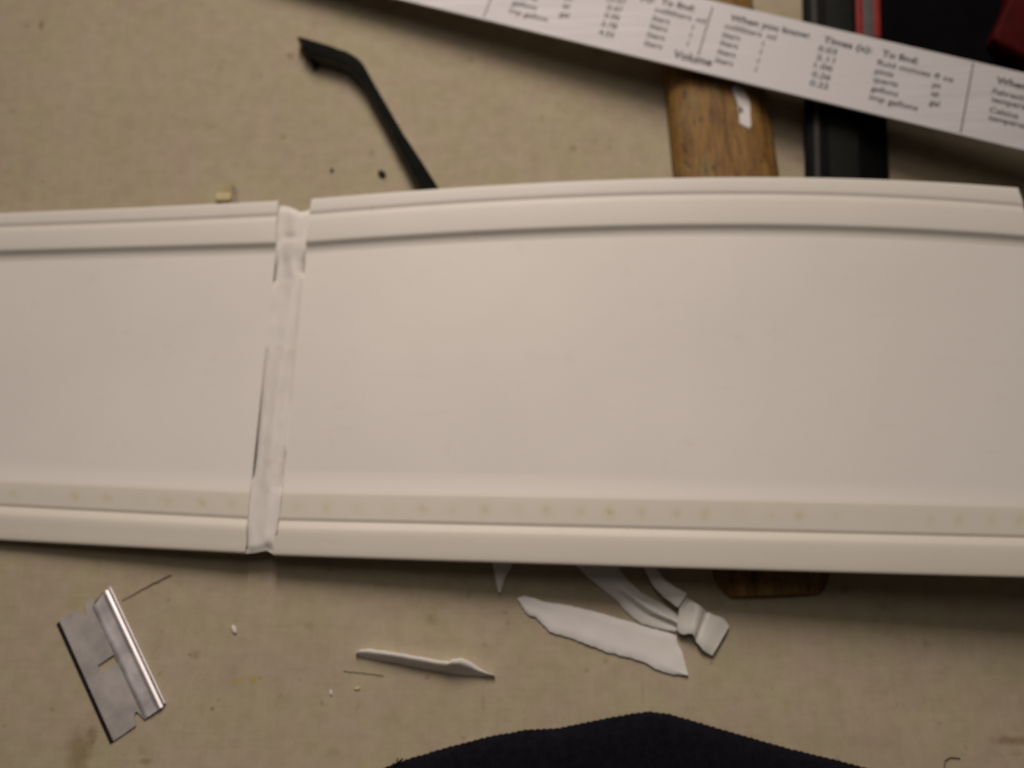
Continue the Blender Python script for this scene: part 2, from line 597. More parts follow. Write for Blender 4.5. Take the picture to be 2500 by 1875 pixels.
# ------------------------------------------------------------------ table cloth (setting)
W0, W1, H0, H1 = -420, 420, -330, 460
nx, ny = 84, 79
verts = []
for j in range(ny + 1):
    for i in range(nx + 1):
        x = lerp(W0, W1, i / nx)
        y = lerp(H0, H1, j / ny)
        z = -0.12 + 0.10 * noise.noise(Vector((x / 60, y / 60, 0)))
        verts.append((x, y, z))
faces = [(j * (nx + 1) + i, j * (nx + 1) + i + 1, (j + 1) * (nx + 1) + i + 1, (j + 1) * (nx + 1) + i)
         for j in range(ny) for i in range(nx)]
link('table_cloth', mesh_from('table_cloth', verts, faces, smooth=True), M['canvas'], base=Vector((0, 0, 0)), kind='structure')

# ------------------------------------------------------------------ wooden bar (lies under ruler and panel)
WOOD_H = 9.3
wl = [P(1598, -120, 6), P(1640, 425, 6), P(1740, 1410, 6)]
wr = [P(1800, -120, 6), P(1905, 425, 6), P(2052, 1410, 6)]
w_axis0 = (P(1560, -400, 5) + P(1746, -400, 5)) / 2
a_lo = (P(1742, 1440, 4) + P(2052, 1440, 4)) / 2
a_hi = (P(1612, 150, 4) + P(1866, 150, 4)) / 2
axd = (a_hi - a_lo); axd.z = 0
wlen = axd.length
axd.normalize()
axn = Vector((axd.y, -axd.x, 0))
half_lo = abs((P(2052, 1440, 4) - P(1742, 1440, 4)).dot(axn)) / 2
half_hi = abs((P(1866, 150, 4) - P(1624, 150, 4)).dot(axn)) / 2

def wood_local(x, y):
    d = Vector((x, y, 0)) - Vector((a_lo.x, a_lo.y, 0))
    s = d.dot(axd) / wlen
    hw = lerp(half_lo, half_hi, min(1.4, max(0, s)))
    return s, d.dot(axn) / hw, hw

def wood_h(s):
    return lerp(lerp(3.2, 12.0, smooth(0.02, 0.24, s)), WOOD_H, min(1, max(0, s)))

def wood_top(x, y):
    s, t, hw = wood_local(x, y)
    t = max(-1, min(1, t))
    return wood_h(s) - 1.2 * t * t - 2.6 * t ** 4 - 1.8 * t ** 8

verts, faces = [], []
S0, S1, NS, NT = -0.006, 1.55, 90, 24
for i in range(NS + 1):
    s = lerp(S0, S1, i / NS)
    e = min(1, max(0, (s - S0) / 0.06))
    e = math.sqrt(max(0.0, 1 - (1 - e) ** 2))
    hw = lerp(half_lo, half_hi, min(1.4, max(0, s))) * (0.72 + 0.28 * e)
    ring = []
    for k in range(NT + 1):
        t = -1 + 2 * k / NT
        t = math.copysign(abs(t) ** 0.85, t)
        h = (wood_h(s) - 1.2 * t * t - 2.6 * t ** 4 - 1.8 * t ** 8)
        h = lerp(2.5, h, 0.25 + 0.75 * e)
        h += 0.16 * noise.noise(Vector((t * 5, s * 4, 2.0)))
        c = Vector((a_lo.x, a_lo.y, 0)) + axd * (s * wlen) + axn * (t * hw)
        ring.append((c.x, c.y, h))
    c0 = Vector((a_lo.x, a_lo.y, 0)) + axd * (s * wlen)
    ring.append(tuple(c0 + axn * (hw * 0.96)))
    ring.append(tuple(c0 - axn * (hw * 0.96)))
    verts += ring
R = NT + 3
for i in range(NS):
    for k in range(R):
        k2 = (k + 1) % R
        faces.append((i * R + k, (i + 1) * R + k, (i + 1) * R + k2, i * R + k2))
faces.append(tuple(range(R)))
faces.append(tuple(NS * R + k for k in range(R)))
me = mesh_from('wood', verts, faces, smooth=True)
sharp_by_angle(me, 50)
wbase = Vector((a_lo.x, a_lo.y, 0))
wood = empty('wooden_bar', wbase, 'rounded brown wooden bar lying under the ruler and the white panel', 'wooden bar')
link('bar_body', me, M['wood'], wood)
# white paint blotch with a small dark mark
zpt = [(755, 185), (790, 190), (820, 205), (845, 232), (862, 262), (880, 300), (888, 340), (889, 420), (897, 490), (884, 521), (860, 508),
       (835, 498), (806, 480), (802, 400), (795, 330), (780, 290), (760, 250), (750, 215)]
pts = [P(1550 + a * .3165, 150 + b * .3165, wood_top) for a, b in zpt]
me = slab('label', [(p.x, p.y) for p in pts], -0.2, 0.25, 0.08, 1, zf=lambda x, y: wood_top(x, y) + 0.05)
lab = link('paint_patch', me, M['paint'], wood, label='white patch with a small black mark on the wooden bar')
zpt = [(802, 345), (815, 352), (838, 395), (822, 392), (815, 400), (803, 402), (808, 380)]
pts = [P(1550 + a * .3165, 150 + b * .3165, wood_top) for a, b in zpt]
me = slab('mark', [(p.x, p.y) for p in pts], 0.0, 0.12, 0, 1, zf=lambda x, y: wood_top(x, y) + 0.25)
link('dark_mark', me, M['ink'], lab)

# ------------------------------------------------------------------ black bar with grey ridge
BAR_H = 9.0
def bar_line(px_top, px_mid, z):
    return P(px_top, -150, z), P(px_mid, 430, z)
bb = empty('black_bar', Vector((P(2070, 430, 0).x, P(2070, 430, 0).y, 0)), 'black plastic bar with a thin grey ridge, right of the wooden bar', 'tool bar')
def strip_prof(name, prof, mat, parent, y_end=640, y_top=-200, bev=0.25):
    """prof: list of (px at y=430, px at y=20, z); closed section"""
    ends = []
    for yy in (y_top, y_end):
        row = []
        for a, b_, z in prof:
            px = lerp(b_, a, (yy - 20) / 410.0)
            row.append(P(px, yy, z))
        ends.append(row)
    # keep the section square to the bar: share the y of the first point
    for row in ends:
        y0 = row[0].y
        for p in row:
            p.y = y0
    n = len(prof)
    verts = [tuple(p) for p in ends[0]] + [tuple(p) for p in ends[1]]
    faces = [(i, (i + 1) % n, n + (i + 1) % n, n + i) for i in range(n)] + [tuple(range(n)), tuple(range(n, 2 * n))]
    bm = bmesh.new()
    vv = [bm.verts.new(v) for v in verts]
    for f in faces:
        bm.faces.new([vv[i] for i in f])
    bmesh.ops.recalc_face_normals(bm, faces=bm.faces)
    bmesh.ops.bevel(bm, geom=list(bm.edges), offset=bev, segments=2, profile=0.5, affect='EDGES', clamp_overlap=True)
    me = bpy.data.meshes.new(name)
    bm.to_mesh(me); bm.free()
    for p in me.polygons: p.use_smooth = True
    sharp_by_angle(me, 30)
    return link(name, me, mat, parent)
strip_prof('bar_body', [(1968, 1962, 0), (1968, 1962, 7.0), (1990, 1982, 8.2), (2030, 2020, 8.2), (2100, 2082, 8.2), (2168, 2150, 5.0), (2172, 2154, 0)], M['black'], bb)
strip_prof('grey_ridge', [(1990, 1982, 8.0), (1990, 1982, 8.75), (2003, 1995, 8.75), (2003, 1995, 8.0)], M['greyline'], bb, y_end=636, bev=0.12)
strip_prof('flat_inlay', [(2026, 2016, 8.0), (2026, 2016, 8.55), (2100, 2080, 8.55), (2100, 2080, 8.0)], M['charcoal'], bb, y_end=636, bev=0.12)

# ------------------------------------------------------------------ tool case (top right) with red edged strip
case_out = [P(x, y, 10) for x, y in ((2096, -260), (2700, -260), (2760, 290), (2420, 215), (2200, 165), (2104, 140))]
cb = Vector((P(2350, 0, 0).x, P(2350, 0, 0).y, 0))
case = empty('tool_case', cb, 'flat black case behind the ruler at the top right', 'case')
link('case_body', slab('case_body', [(p.x, p.y) for p in case_out], 0.0, 10.0, 1.2, 3), M['case'], case)
def strip_on(name, px0, px1, z0, z1, mat, parent, yb=90, yt=-240):
    pts = [P(px0 - 6, yt, z1), P(px1 - 6, yt, z1), P(px1 + 3, yb, z1), P(px0 + 3, yb, z1)]
    return link(name, slab(name, [(p.x, p.y) for p in pts], z0, z1, 0.2, 2), mat, parent)
st = strip_on('grey_strip', 2105, 2131, 9.7, 10.7, M['grey'], case)
st['label'] = 'grey strip between two red lines'
strip_on('red_trim', 2089, 2105, 9.5, 11.1, M['red'], case)
strip_on('red_trim', 2131, 2148, 9.5, 11.1, M['red'], case)

# dark red handle lying on the case
hp = [(2463, -60), (2461, 0), (2452, 20), (2430, 66), (2424, 90), (2440, 103), (2470, 119), (2510, 141), (2600, 190), (2640, 60), (2640, -60)]
hv = [P(x, y, 16) for x, y in hp]
red = link('red_handle', slab('red_handle', [(p.x, p.y) for p in hv], 10.0, 16.0, 2.0, 4), M['darkred'],
           label='dark red angular handle lying on the black case in the top right corner', cat='handle')

# ------------------------------------------------------------------ ruler
RZ = lambda x, y: 10.7 + 0.040 * x
rb0, rb1 = P(983, 0, RZ), P(2500, 367, RZ)
rt0, rt1 = P(1760, 2, RZ), P(2500, 177, RZ)
rx = (rb1 - rb0).normalized()
ryv = Vector((-rx.y, rx.x, 0)).normalized()
rn = rx.cross(ryv)
RW = ((rt0 - rb0).dot(ryv) + (rt1 - rb0).dot(ryv)) / 2
def rq(px, py):
    d = P(px, py, RZ) - rb0
    return d.dot(rx), d.dot(ryv)
RLEFT, RRIGHT, RTH = -130.0, 330.0, 0.9
# print positions were taken off the photo on a level ruler; carry them over to the sloping one
RZ0 = lambda x, y: 10.1 + 0.010 * x
_b0 = P(983, 0, RZ0)
_x0 = (P(2500, 367, RZ0) - _b0).normalized()
_y0 = Vector((-_x0.y, _x0.x, 0)).normalized()
def conv(r, q):
    w = _b0 + _x0 * r + _y0 * q
    dx, dy, dz = w.x, w.y - CAM_Y, w.z - CAM_H
    zc = -(dy * -ST + dz * CT)
    yc = dy * CT + dz * ST
    return rq(1250 + F_PX * dx / zc, 937.5 - F_PX * yc / zc)

def rpt(r, q, h=0.0):
    return rb0 + rx * r + ryv * q + rn * h
rbase = Vector((rpt(80, RW / 2).x, rpt(80, RW / 2).y, RZ(rpt(80, RW / 2).x, 0) - RTH))
ruler = empty('metal_ruler', rbase, 'brushed metal ruler printed with volume conversion tables, lying across the bars', 'ruler')
bm = bmesh.new()
cs = [(RLEFT, 0), (RRIGHT, 0), (RRIGHT, RW), (RLEFT, RW)]
bv = [bm.verts.new(rpt(r, q, -RTH)) for r, q in cs]
tv = [bm.verts.new(rpt(r, q, 0)) for r, q in cs]
bm.faces.new(bv[::-1]); bm.faces.new(tv)
for i in range(4):
    bm.faces.new((bv[i], bv[(i + 1) % 4], tv[(i + 1) % 4], tv[i]))
bmesh.ops.bevel(bm, geom=list(bm.edges), offset=0.22, segments=3, profile=0.5, affect='EDGES')
me = bpy.data.meshes.new('ruler_blade'); bm.to_mesh(me); bm.free()
blade = link('ruler_blade', me, M['ruler'], ruler)

def ruler_text(txt, r, q, size, bold=0.0, xs=1.0, right=None):
    if right is not None:
        right = conv(right, q)[0]
    r, q = conv(r, q)
    cu = bpy.data.curves.new('txt', 'FONT')
    cu.body = txt
    cu.size = size
    cu.offset = bold
    cu.resolution_u = 3
    to = bpy.data.objects.new('txt', cu)
    COL.objects.link(to)
    bpy.context.view_layer.update()
    dg = bpy.context.evaluated_depsgraph_get()
    me = bpy.data.meshes.new_from_object(to.evaluated_get(dg))
    bpy.data.objects.remove(to, do_unlink=True)
    xs_ = [v.co.x for v in me.vertices]
    wid = max(xs_) - min(xs_)
    k = xs if right is None else (right - r) / wid
    ys_ = [v.co.y for v in me.vertices]
    for v in me.vertices:
        x, y = (v.co.x - min(xs_)) * k, v.co.y
        v.co = rpt(r + x, q + y, 0.035)
    me.materials.clear()
    return link('printed_text', me, M['ink'], blade)

def ruler_bar(r0, q0, r1, q1, w):
    (r0, q0), (r1, q1) = conv(r0, q0), conv(r1, q1)
    d = Vector((r1 - r0, q1 - q0)); d.normalize()
    nn = Vector((-d.y, d.x)) * w / 2
    v = [rpt(r0 + nn.x, q0 + nn.y, 0.035), rpt(r1 + nn.x, q1 + nn.y, 0.035), rpt(r1 - nn.x, q1 - nn.y, 0.035), rpt(r0 - nn.x, q0 - nn.y, 0.035)]
    me = mesh_from('divider', v, [(0, 1, 2, 3)])
    return link('printed_line', me, M['ink'], blade)


ROW = [25.6, 21.4, 17.6, 14.0, 10.1, 6.3]
SZ, HS = 3.3, 3.85
def row_text(txt, r, k, right=None, bold=0.05, size=SZ, xs=1.0):
    return ruler_text(txt, r, ROW[k] - size * 0.27, size, bold, xs, right)
for r_, q0, q1 in ((106.1, 28.4, 6.6), (197.6, 30.6, 0.9), (29.9, 30.6, 0.9)):
    ruler_bar(r_, q0, r_ - 0.02, q1, 0.42)
# left table
row_text('When you know:', 38.0, 0, 66.4, 0.10, HS)
for k, (a, u, n_, b_, v) in enumerate((('fluid ounces', 'fl oz', '29.57', 'milliliters', 'ml'), ('pints', 'pt', '0.47', 'liters', 'l'), ('quarts', 'qt', '0.95', 'liters', 'l'),
                                       ('gallons', 'gal', '3.78', 'liters', 'l'), ('imp gallons', '', '4.55', 'liters', ''))):
    row_text(a, 37.7, k + 1, {0: 55.2, 4: 51.8}.get(k))
    if u: row_text(u, 57.5 if k == 0 else 55.1, k + 1)
    row_text(n_, 70.4 if k else 69.2, k + 1, 75.9 if k else 76.2)
    row_text(b_, 87.0, k + 1, 100.1 if k == 0 else 93.2)
    if v: row_text(v, 101.9 if k == 0 else 101.3, k + 1, 105.2 if k == 0 else None)
row_text('Times (x):', 69.5, 0, 85.8, 0.10, HS)
row_text('To find:', 88.0, 0, 100.3, 0.10, HS)
ruler_text('Volume', 97.7, 3.3, 4.8, 0.12, 1.0, 111.4)
# middle table
row_text('When you know:', 113.1, 0, 141.5, 0.10, HS)
row_text('Times (x):', 146.3, 0, 163.3, 0.10, HS)
row_text('To find:', 166.8, 0, 179.4, 0.10, HS)
for k, (a, u, n_, b_, v) in enumerate((('milliliters', 'ml', '0.03', 'fluid ounces', 'fl oz'), ('liters', 'l', '2.11', 'pints', 'pt'), ('liters', 'l', '1.06', 'quarts', 'qt'),
                                       ('liters', 'l', '0.26', 'gallons', 'gal'), ('liters', 'l', '0.22', 'imp gallons', ''))):
    row_text(a, 112.2, k + 1, 125.3 if k == 0 else 118.4)
    row_text(u, 127.2 if k == 0 else 126.3, k + 1, 130.3 if k == 0 else None)
    row_text(n_, 145.3, k + 1, 151.7)
    row_text(b_, 165.8, k + 1, {0: 184.2, 4: 182.3}.get(k))
    if v: row_text(v, 185.6, k + 1, 192.2 if k == 0 else None)
# right table
row_text('When you know:', 206.2, 0, 234.6, 0.10, HS)
for q_, t_ in ((20.7, 'Fahrenheit'), (17.3, 'temperature'), (12.8, 'Celsius'), (9.6, 'temperature')):
    ruler_text(t_, 205.6, q_ - SZ * 0.27, SZ, 0.05)


# ------------------------------------------------------------------ black bent tool
zo = [(175, 205), (240, 222), (300, 240), (360, 258), (420, 280), (460, 293), (490, 310), (520, 330), (545, 355), (570, 395), (600, 450), (690, 605), (780, 760), (880, 910), (1010, 1115),
      (900, 1120), (875, 1065), (780, 880), (680, 690), (570, 490), (540, 450), (510, 420), (485, 395), (460, 375), (420, 357), (380, 345), (330, 332), (290, 322), (276, 322), (262, 306), (248, 312), (240, 290), (226, 292), (222, 270), (207, 272), (212, 250)]
TZ = 5.2
pts = [P(650 + a * .4295, b * .4295, TZ) for a, b in zo]
tb = pts[12]
tool = empty('bent_tool', Vector((tb.x, tb.y, 0)), 'black bent bar tool with a jagged tip sticking out above the white panel', 'tool')
bar_me = slab('bar', [(p.x, p.y) for p in pts], 0.2, TZ, 0.16, 2)
for f in bar_me.polygons:
    if abs(f.normal.z) < 0.3:
        f.material_index = 1            # sides get a lighter steel, bounced light put into the colour
bar_o = link('bar', bar_me, M['tool'], tool)
bar_me.materials.append(M['bounce_lit'])
for tooth, zt in (([(206, 262), (232, 268), (250, 288), (226, 292)], 3.6), ([(236, 296), (262, 300), (276, 322), (250, 320)], 2.9)):
    q = [P(650 + a * .4295, b * .4295, zt) for a, b in tooth]
    link('tooth', slab('tooth', [(p.x, p.y) for p in q], 0.1, zt, 0.12, 1), M['tool'], tool)
zo = [(250, 330), (262, 338), (285, 345), (292, 372), (275, 378), (255, 362)]
pts = [P(650 + a * .4295, b * .4295, 2.0) for a, b in zo]
link('chipped_tip', slab('tip', [(p.x, p.y) for p in pts], 0.1, 2.4, 0.2, 1), M['tool'], tool)

# ------------------------------------------------------------------ white moulded panel
PZ = lambda x, y: 11.46 + 0.049 * x           # plane of the moulding faces
FIELD_B = 0.95                              # its depth at the lower rail
FIELD_D = 1.55                               # depth of the recessed field
THK = 3.1
L_TOP = polyfit([(0, 519), (200, 511), (300, 506), (500, 497), (670, 489)], 2)
L_TGR = polyfit([(0, 552), (200, 546), (300, 541), (500, 534), (660, 526)], 2)
L_TST = polyfit([(0, 613), (200, 607), (300, 603.5), (500, 599), (660, 594)], 1)
L_BST = polyfit([(0, 1177), (250, 1186), (300, 1193), (550, 1201)], 1)
L_BGR = polyfit([(0, 1233), (250, 1246), (300, 1249.5), (550, 1261.5)], 1)
L_BOT = polyfit([(0, 1317), (250, 1330.5), (300, 1334.5), (550, 1346.5), (598, 1349)], 1)
R_TOP = polyfit([(761, 483), (860, 476), (1000, 464.6), (1200, 451), (1400, 440), (1600, 434), (1800, 430), (2000, 432.5), (2100, 435), (2300, 443.5), (2480, 456)], 3)
R_TGR = polyfit([(770, 521), (860, 513.5), (1000, 502), (1200, 490.5), (1400, 480), (1600, 474), (1800, 472), (2000, 475), (2100, 477.5), (2300, 487), (2490, 502)], 3)
R_TST = polyfit([(760, 591), (860, 584), (1000, 574), (1200, 563.5), (1400, 555), (1600, 549.5), (1800, 548.5), (2000, 551), (2100, 554), (2300, 562), (2490, 576)], 3)
R_BST = polyfit([(700, 1206), (1000, 1210), (1250, 1213.5), (1400, 1216), (1650, 1221), (1800, 1225), (2050, 1229), (2350, 1236), (2500, 1240)], 2)
R_BGR = polyfit([(690, 1268), (800, 1270.5), (1000, 1275.5), (1250, 1281), (1400, 1285), (1650, 1290), (1800, 1293.5), (2050, 1299), (2350, 1306), (2500, 1311)], 2)
R_BOT = polyfit([(664, 1354), (800, 1358.5), (1000, 1364.5), (1250, 1373), (1400, 1378.5), (1650, 1384.5), (1800, 1389.5), (2050, 1396), (2350, 1403.5), (2500, 1409)], 2)
CUT_L = [(470, 681), (489, 680), (530, 676), (600, 673), (680, 664), (860, 645), (966, 635), (1115, 621), (1171, 613), (1260, 604), (1350, 597)]
CUT_R = [(470, 763), (483, 761), (521, 755), (595, 746), (670, 741), (760, 729), (857, 718.5), (949, 708.6), (1132, 695), (1195, 690), (1268, 680), (1355, 665)]
END_R = [(440, 2489), (457, 2491), (500, 2499), (600, 2512), (1409, 2560)]

def corner_trim(y):          # small radius at the outer corners of the right end
    for yc, sgn in ((451, 1), (1412, -1)):
        d = (y - yc) * sgn
        if d < 22:
            return 10 * (1 - max(0, d) / 22.0) ** 2
    return 0

def section(side, name, label):
    """one moulded length: sweeps its cross profile between the saw cut and the outer end"""
    if side == 'L':
        top, tgr, tst, bst, bgr, bot = L_TOP, L_TGR, L_TST, L_BST, L_BGR, L_BOT
        NX = 70
        def x_at(f, u):
            x = lerp(-120, 640, u)
            for _ in range(5):
                x = lerp(-120, interp(CUT_L, f(x)), u)
            return x
    else:
        top, tgr, tst, bst, bgr, bot = R_TOP, R_TGR, R_TST, R_BST, R_BGR, R_BOT
        NX = 150
        def x_at(f, u):
            x = lerp(720, 2500, u)
            for _ in range(5):
                y = f(x)
                x = lerp(interp(CUT_R, y), interp(END_R, y) - corner_trim(y), u)
            return x
    curves = (top, tgr, tst, bst, bgr, bot)
    # profile = (curve index, shift mm across (+ = toward the lower side), height below moulding face)
    prof_top = [(0, 4.0, THK), (0, 3.0, THK - 0.3), (0, 1.4, 2.0), (0, 0.2, 1.5), (0, 0.0, 0.75), (0, 0.12, 0.35), (0, 0.45, 0.1), (0, 1.0, 0.0),
                (1, -1.3, 0.0), (1, -0.75, 0.04), (1, -0.1, 0.42), (1, 0.15, 0.46), (1, 0.5, 0.40), (1, 1.9, 0.06), (1, 2.6, 0.0),
                (2, -1.1, 0.0), (2, -0.45, 0.06), (2, 0.0, 0.28), (2, 0.40, 0.64), (2, 0.90, 1.02), (2, 1.6, 1.32), (2, 2.4, 1.48), (2, 3.2, FIELD_D)]
    prof_field = [(2, 3.2, FIELD_D)] + [('m', k / 14.0, lerp(FIELD_D, FIELD_B, k / 14.0)) for k in range(1, 14)] + [(3, -7.5, FIELD_B)]
    prof_bot = [(3, -7.5, FIELD_B), (3, -6.2, 0.92), (3, -4.6, 0.82), (3, -3.0, 0.66), (3, -1.6, 0.50), (3, -0.5, 0.35), (3, -0.1, 0.30), (3, 0.25, 0.30), (3, 1.8, 0.36),
                (4, -1.0, 0.60), (4, -0.6, 0.63), (4, -0.05, 1.0), (4, 0.2, 1.04), (4, 0.6, 0.95), (4, 2.1, 0.32), (4, 2.9, 0.24), (4, 4.0, 0.24),
                (5, -5.0, 0.44), (5, -2.6, 0.66), (5, -1.0, 0.86), (5, -0.35, 1.0), (5, -0.05, 1.25), (5, 0.0, 1.5), (5, -0.4, 1.75), (5, -2.0, 2.1), (5, -3.2, THK - 0.3), (5, -4.2, THK)]
    stations = []
    for i in range(NX + 1):
        u = i / NX
        if i < 1: pass
        base = []
        for f in curves:
            x = x_at(f, u)
            p = P(x, f(x), PZ)
            base.append((p, x))
        stations.append(base)
    def build(part, prof, mat, parent, uv=False, closed=True):
        verts, uvs = [], []
        n = len(prof)
        for base in stations:
            for k, (ci, sh, dp) in enumerate(prof):
                if ci == 'm':
                    a = base[2][0] + Vector((0, -3.2, 0)); b_ = base[3][0] + Vector((0, 7.5, 0))
                    p = a.lerp(b_, sh); xx = lerp(base[2][1], base[3][1], sh)
                else:
                    p = base[ci][0] + Vector((0, -sh, 0)); xx = base[ci][1]
                verts.append((p.x, p.y, p.z - dp))
                v0, v1 = base[3][0].y, base[4][0].y
                uvs.append((xx / 77.0 + 0.06, (v0 - p.y) / max(1e-6, v0 - v1)))
        faces = []
        R_ = n
        ns = len(stations)
        for i in range(ns - 1):
            for k in range(n - 1):
                a = i * R_ + k
                faces.append((a, a + 1, a + R_ + 1, a + R_))
        # underside points close the body
        nv = len(verts)
        for base in stations:
            pa, pb = verts[len(verts) - nv], None
            break
        und = []
        for i in range(ns):
            first = verts[i * R_]; last = verts[i * R_ + n - 1]
            zb = lambda v: PZ(v[0], v[1]) - THK
            und.append((len(verts), len(verts) + 1))
            verts.append((first[0], first[1], zb(first) - 0.002)); uvs.append((0, -9))
            verts.append((last[0], last[1], zb(last) - 0.002)); uvs.append((0, -9))
        for i in range(ns - 1):
            (a0, b0), (a1, b1) = und[i], und[i + 1]
            faces.append((a0, a1, b1, b0))
            faces.append((i * R_, (i + 1) * R_, a1, a0))
            faces.append((i * R_ + n - 1, (i + 1) * R_ + n - 1, b1, b0))
        for i in (0, ns - 1):
            faces.append(tuple([und[i][0]] + [i * R_ + k for k in range(n)] + [und[i][1]]))
        me = mesh_from(part, verts, faces, smooth=True, uvs=uvs if uv else None)
        sharp_by_angle(me, 42)
        return link(part, me, mat, parent)
    field = build(name, prof_field, M['plastic'], panel)
    field['label'] = label
    build('upper_moulding', prof_top, M['moulding'], field)
    build('lower_moulding', prof_bot, M['spotted'], field, uv=True)
    return field

pb_ = P(1250, 900, 0)
panel = empty('trim_panel', Vector((pb_.x, pb_.y, 0)), 'long white moulded plastic trim panel with a filled joint, lying across the bars', 'trim panel')
section('L', 'panel_section', 'shorter left length of the white panel')
section('R', 'panel_section', 'longer right length of the white panel with a curved upper edge')

# filler in the saw cut
TOPC = [(0.0, 493), (0.10, 495), (0.25, 497), (0.45, 505), (0.66, 512), (0.85, 508), (1.0, 500)]
BOTC = [(0.0, 1347.5), (0.3, 1346), (0.55, 1343), (0.72, 1341), (0.85, 1346), (1.0, 1351)]
NA, NB = 130, 22
grid = []
def gapw(side, y):
    """width (px) of the open crack along the filler"""
    def band(a, b_, w):
        if a < y < b_:
            return w * min(1, (y - a) / 25.0, (b_ - y) / 12.0)
        if 700 < y < 845 and side == 'L':      # smeared over the face of the panel
            return -3.0 - 9.0 * max(0, noise.noise(Vector((y / 26.0, 7.0 if side == 'L' else 3.0, 0))) + 0.15)
        return -1.5
    if side == 'L':
        return max(band(615, 690, 6.0), band(850, 1172, 2.6 + 1.6 * (y - 850) / 320.0), band(1285, 1349, 4.5), band(486, 510, 3.0))
    return max(band(608, 672, 8.0), band(1090, 1200, 5.0))
verts = []
for i in range(NA + 1):
    v = i / NA
    for j in range(NB + 1):
        u = j / NB
        yt, yb = interp(TOPC, u), interp(BOTC, u)
        y = lerp(yt, yb, v)
        xl = interp(CUT_L, y) + gapw('L', y)
        xr = interp(CUT_R, y) - gapw('R', y)
        x = lerp(xl, xr, u)
        # wavering right crest
        fd = lerp(FIELD_D, FIELD_B, (y - 610) / 550.0)
        infield = smooth(590, 640, y) * (1 - smooth(1150, 1190, y))
        dep = lerp(0.95, fd - 0.05, infield)
        crown = 0.72 * math.exp(-((u - 0.60 - 0.10 * math.sin(y / 95.0)) / 0.22) ** 2) - 0.10 * math.exp(-((u - 0.2) / 0.15) ** 2)
        hz = -dep + crown
        edge = min(u, 1 - u)
        side = 'L' if u < 0.5 else 'R'
        crack = smooth(0.0, 2.0, gapw(side, y))
        soft = 0.10 if (side == 'L' and 700 < y < 845) else 0.42
        hz -= lerp(0.5, lerp(soft, 0.5, crack), infield) * (1 - smooth(0, 0.12, edge))
        endd = min(v, 1 - v)
        hz -= 0.9 * (1 - smooth(0, 0.02, endd))
        nz = noise.noise(Vector((u * 3.0, y / 45.0, 5.0))) * 0.13 + noise.noise(Vector((u * 9.0, y / 30.0, 1.0))) * 0.04
        hz += nz * smooth(0.0, 0.18, edge)
        # the little dent near the top
        hz -= 0.55 * math.exp(-(((x - 707) / 17.0) ** 2 + ((y - 577) / 7.0) ** 2))
        hz -= 0.45 * math.exp(-(((x - 672) / 9.0) ** 2 + ((y - 585) / 14.0) ** 2))
        hz -= 0.8 * math.exp(-(((x - 655) / 12.0) ** 2 + ((y - 1336) / 12.0) ** 2))
        p = P(x, y, PZ)
        verts.append((p.x, p.y, p.z + hz))
W_ = NB + 1
ntop = len(verts)
faces = []
for i in range(NA):
    for j in range(NB):
        a = i * W_ + j
        faces.append((a, a + 1, a + W_ + 1, a + W_))
ring = [j for j in range(W_)] + [i * W_ + NB for i in range(1, NA + 1)] + [NA * W_ + j for j in range(NB - 1, -1, -1)] + [i * W_ for i in range(NA - 1, 0, -1)]
low = []
for r in ring:
    v = verts[r]
    low.append(len(verts))
    jj = r % W_
    off = -0.45 if jj == 0 else (0.45 if jj == NB else 0.0)
    yo = -1.0 if r < W_ else (1.2 if r >= NA * W_ else 0.0)
    verts.append((v[0] + off, v[1] + yo, PZ(v[0], v[1]) - 2.7))
for k in range(len(ring)):
    k2 = (k + 1) % len(ring)
    faces.append((ring[k], ring[k2], low[k2], low[k]))
faces.append(tuple(low))
me = mesh_from('joint_filler', verts, faces, smooth=True)
sharp_by_angle(me, 50)
fl = link('joint_filler', me, M['filler'], panel)
fl['label'] = 'rough white filler in the joint between the two lengths'

# ------------------------------------------------------------------ razor blade
e0, e1 = P(137, 1524, 0.5), P(267, 1815, 0.5)
s0, s1 = P(269, 1429, 0.8), P(408, 1723, 0.8)
cen = (e0 + e1 + s0 + s1) / 4
bl = ((e1 - e0) + (s1 - s0)); bl.z = 0; bl.normalize()
bw = Vector((-bl.y, bl.x, 0))
if bw.dot(s0 - e0) < 0: bw = -bw
BL = ((e1 - e0).length + (s1 - s0).length) / 2
BW = abs(((s0 - e0) + (s1 - e1)).dot(bw)) / 2
sk = ((s0 - e0).dot(bl) + (s1 - e1).dot(bl)) / 2      # residual skew
def bp(l, w, z):
    """l 0..BL from the upper end, w 0..BW from the cutting edge"""
    c = Vector((cen.x, cen.y, 0))
    return c + bl * (l - BL / 2 + sk * (w / BW - 0.5)) + bw * (w - BW / 2) + Vector((0, 0, z))
razor = empty('razor_blade', Vector((cen.x, cen.y, 0)), 'single-edge steel razor blade lying on the cloth at the lower left', 'razor blade')
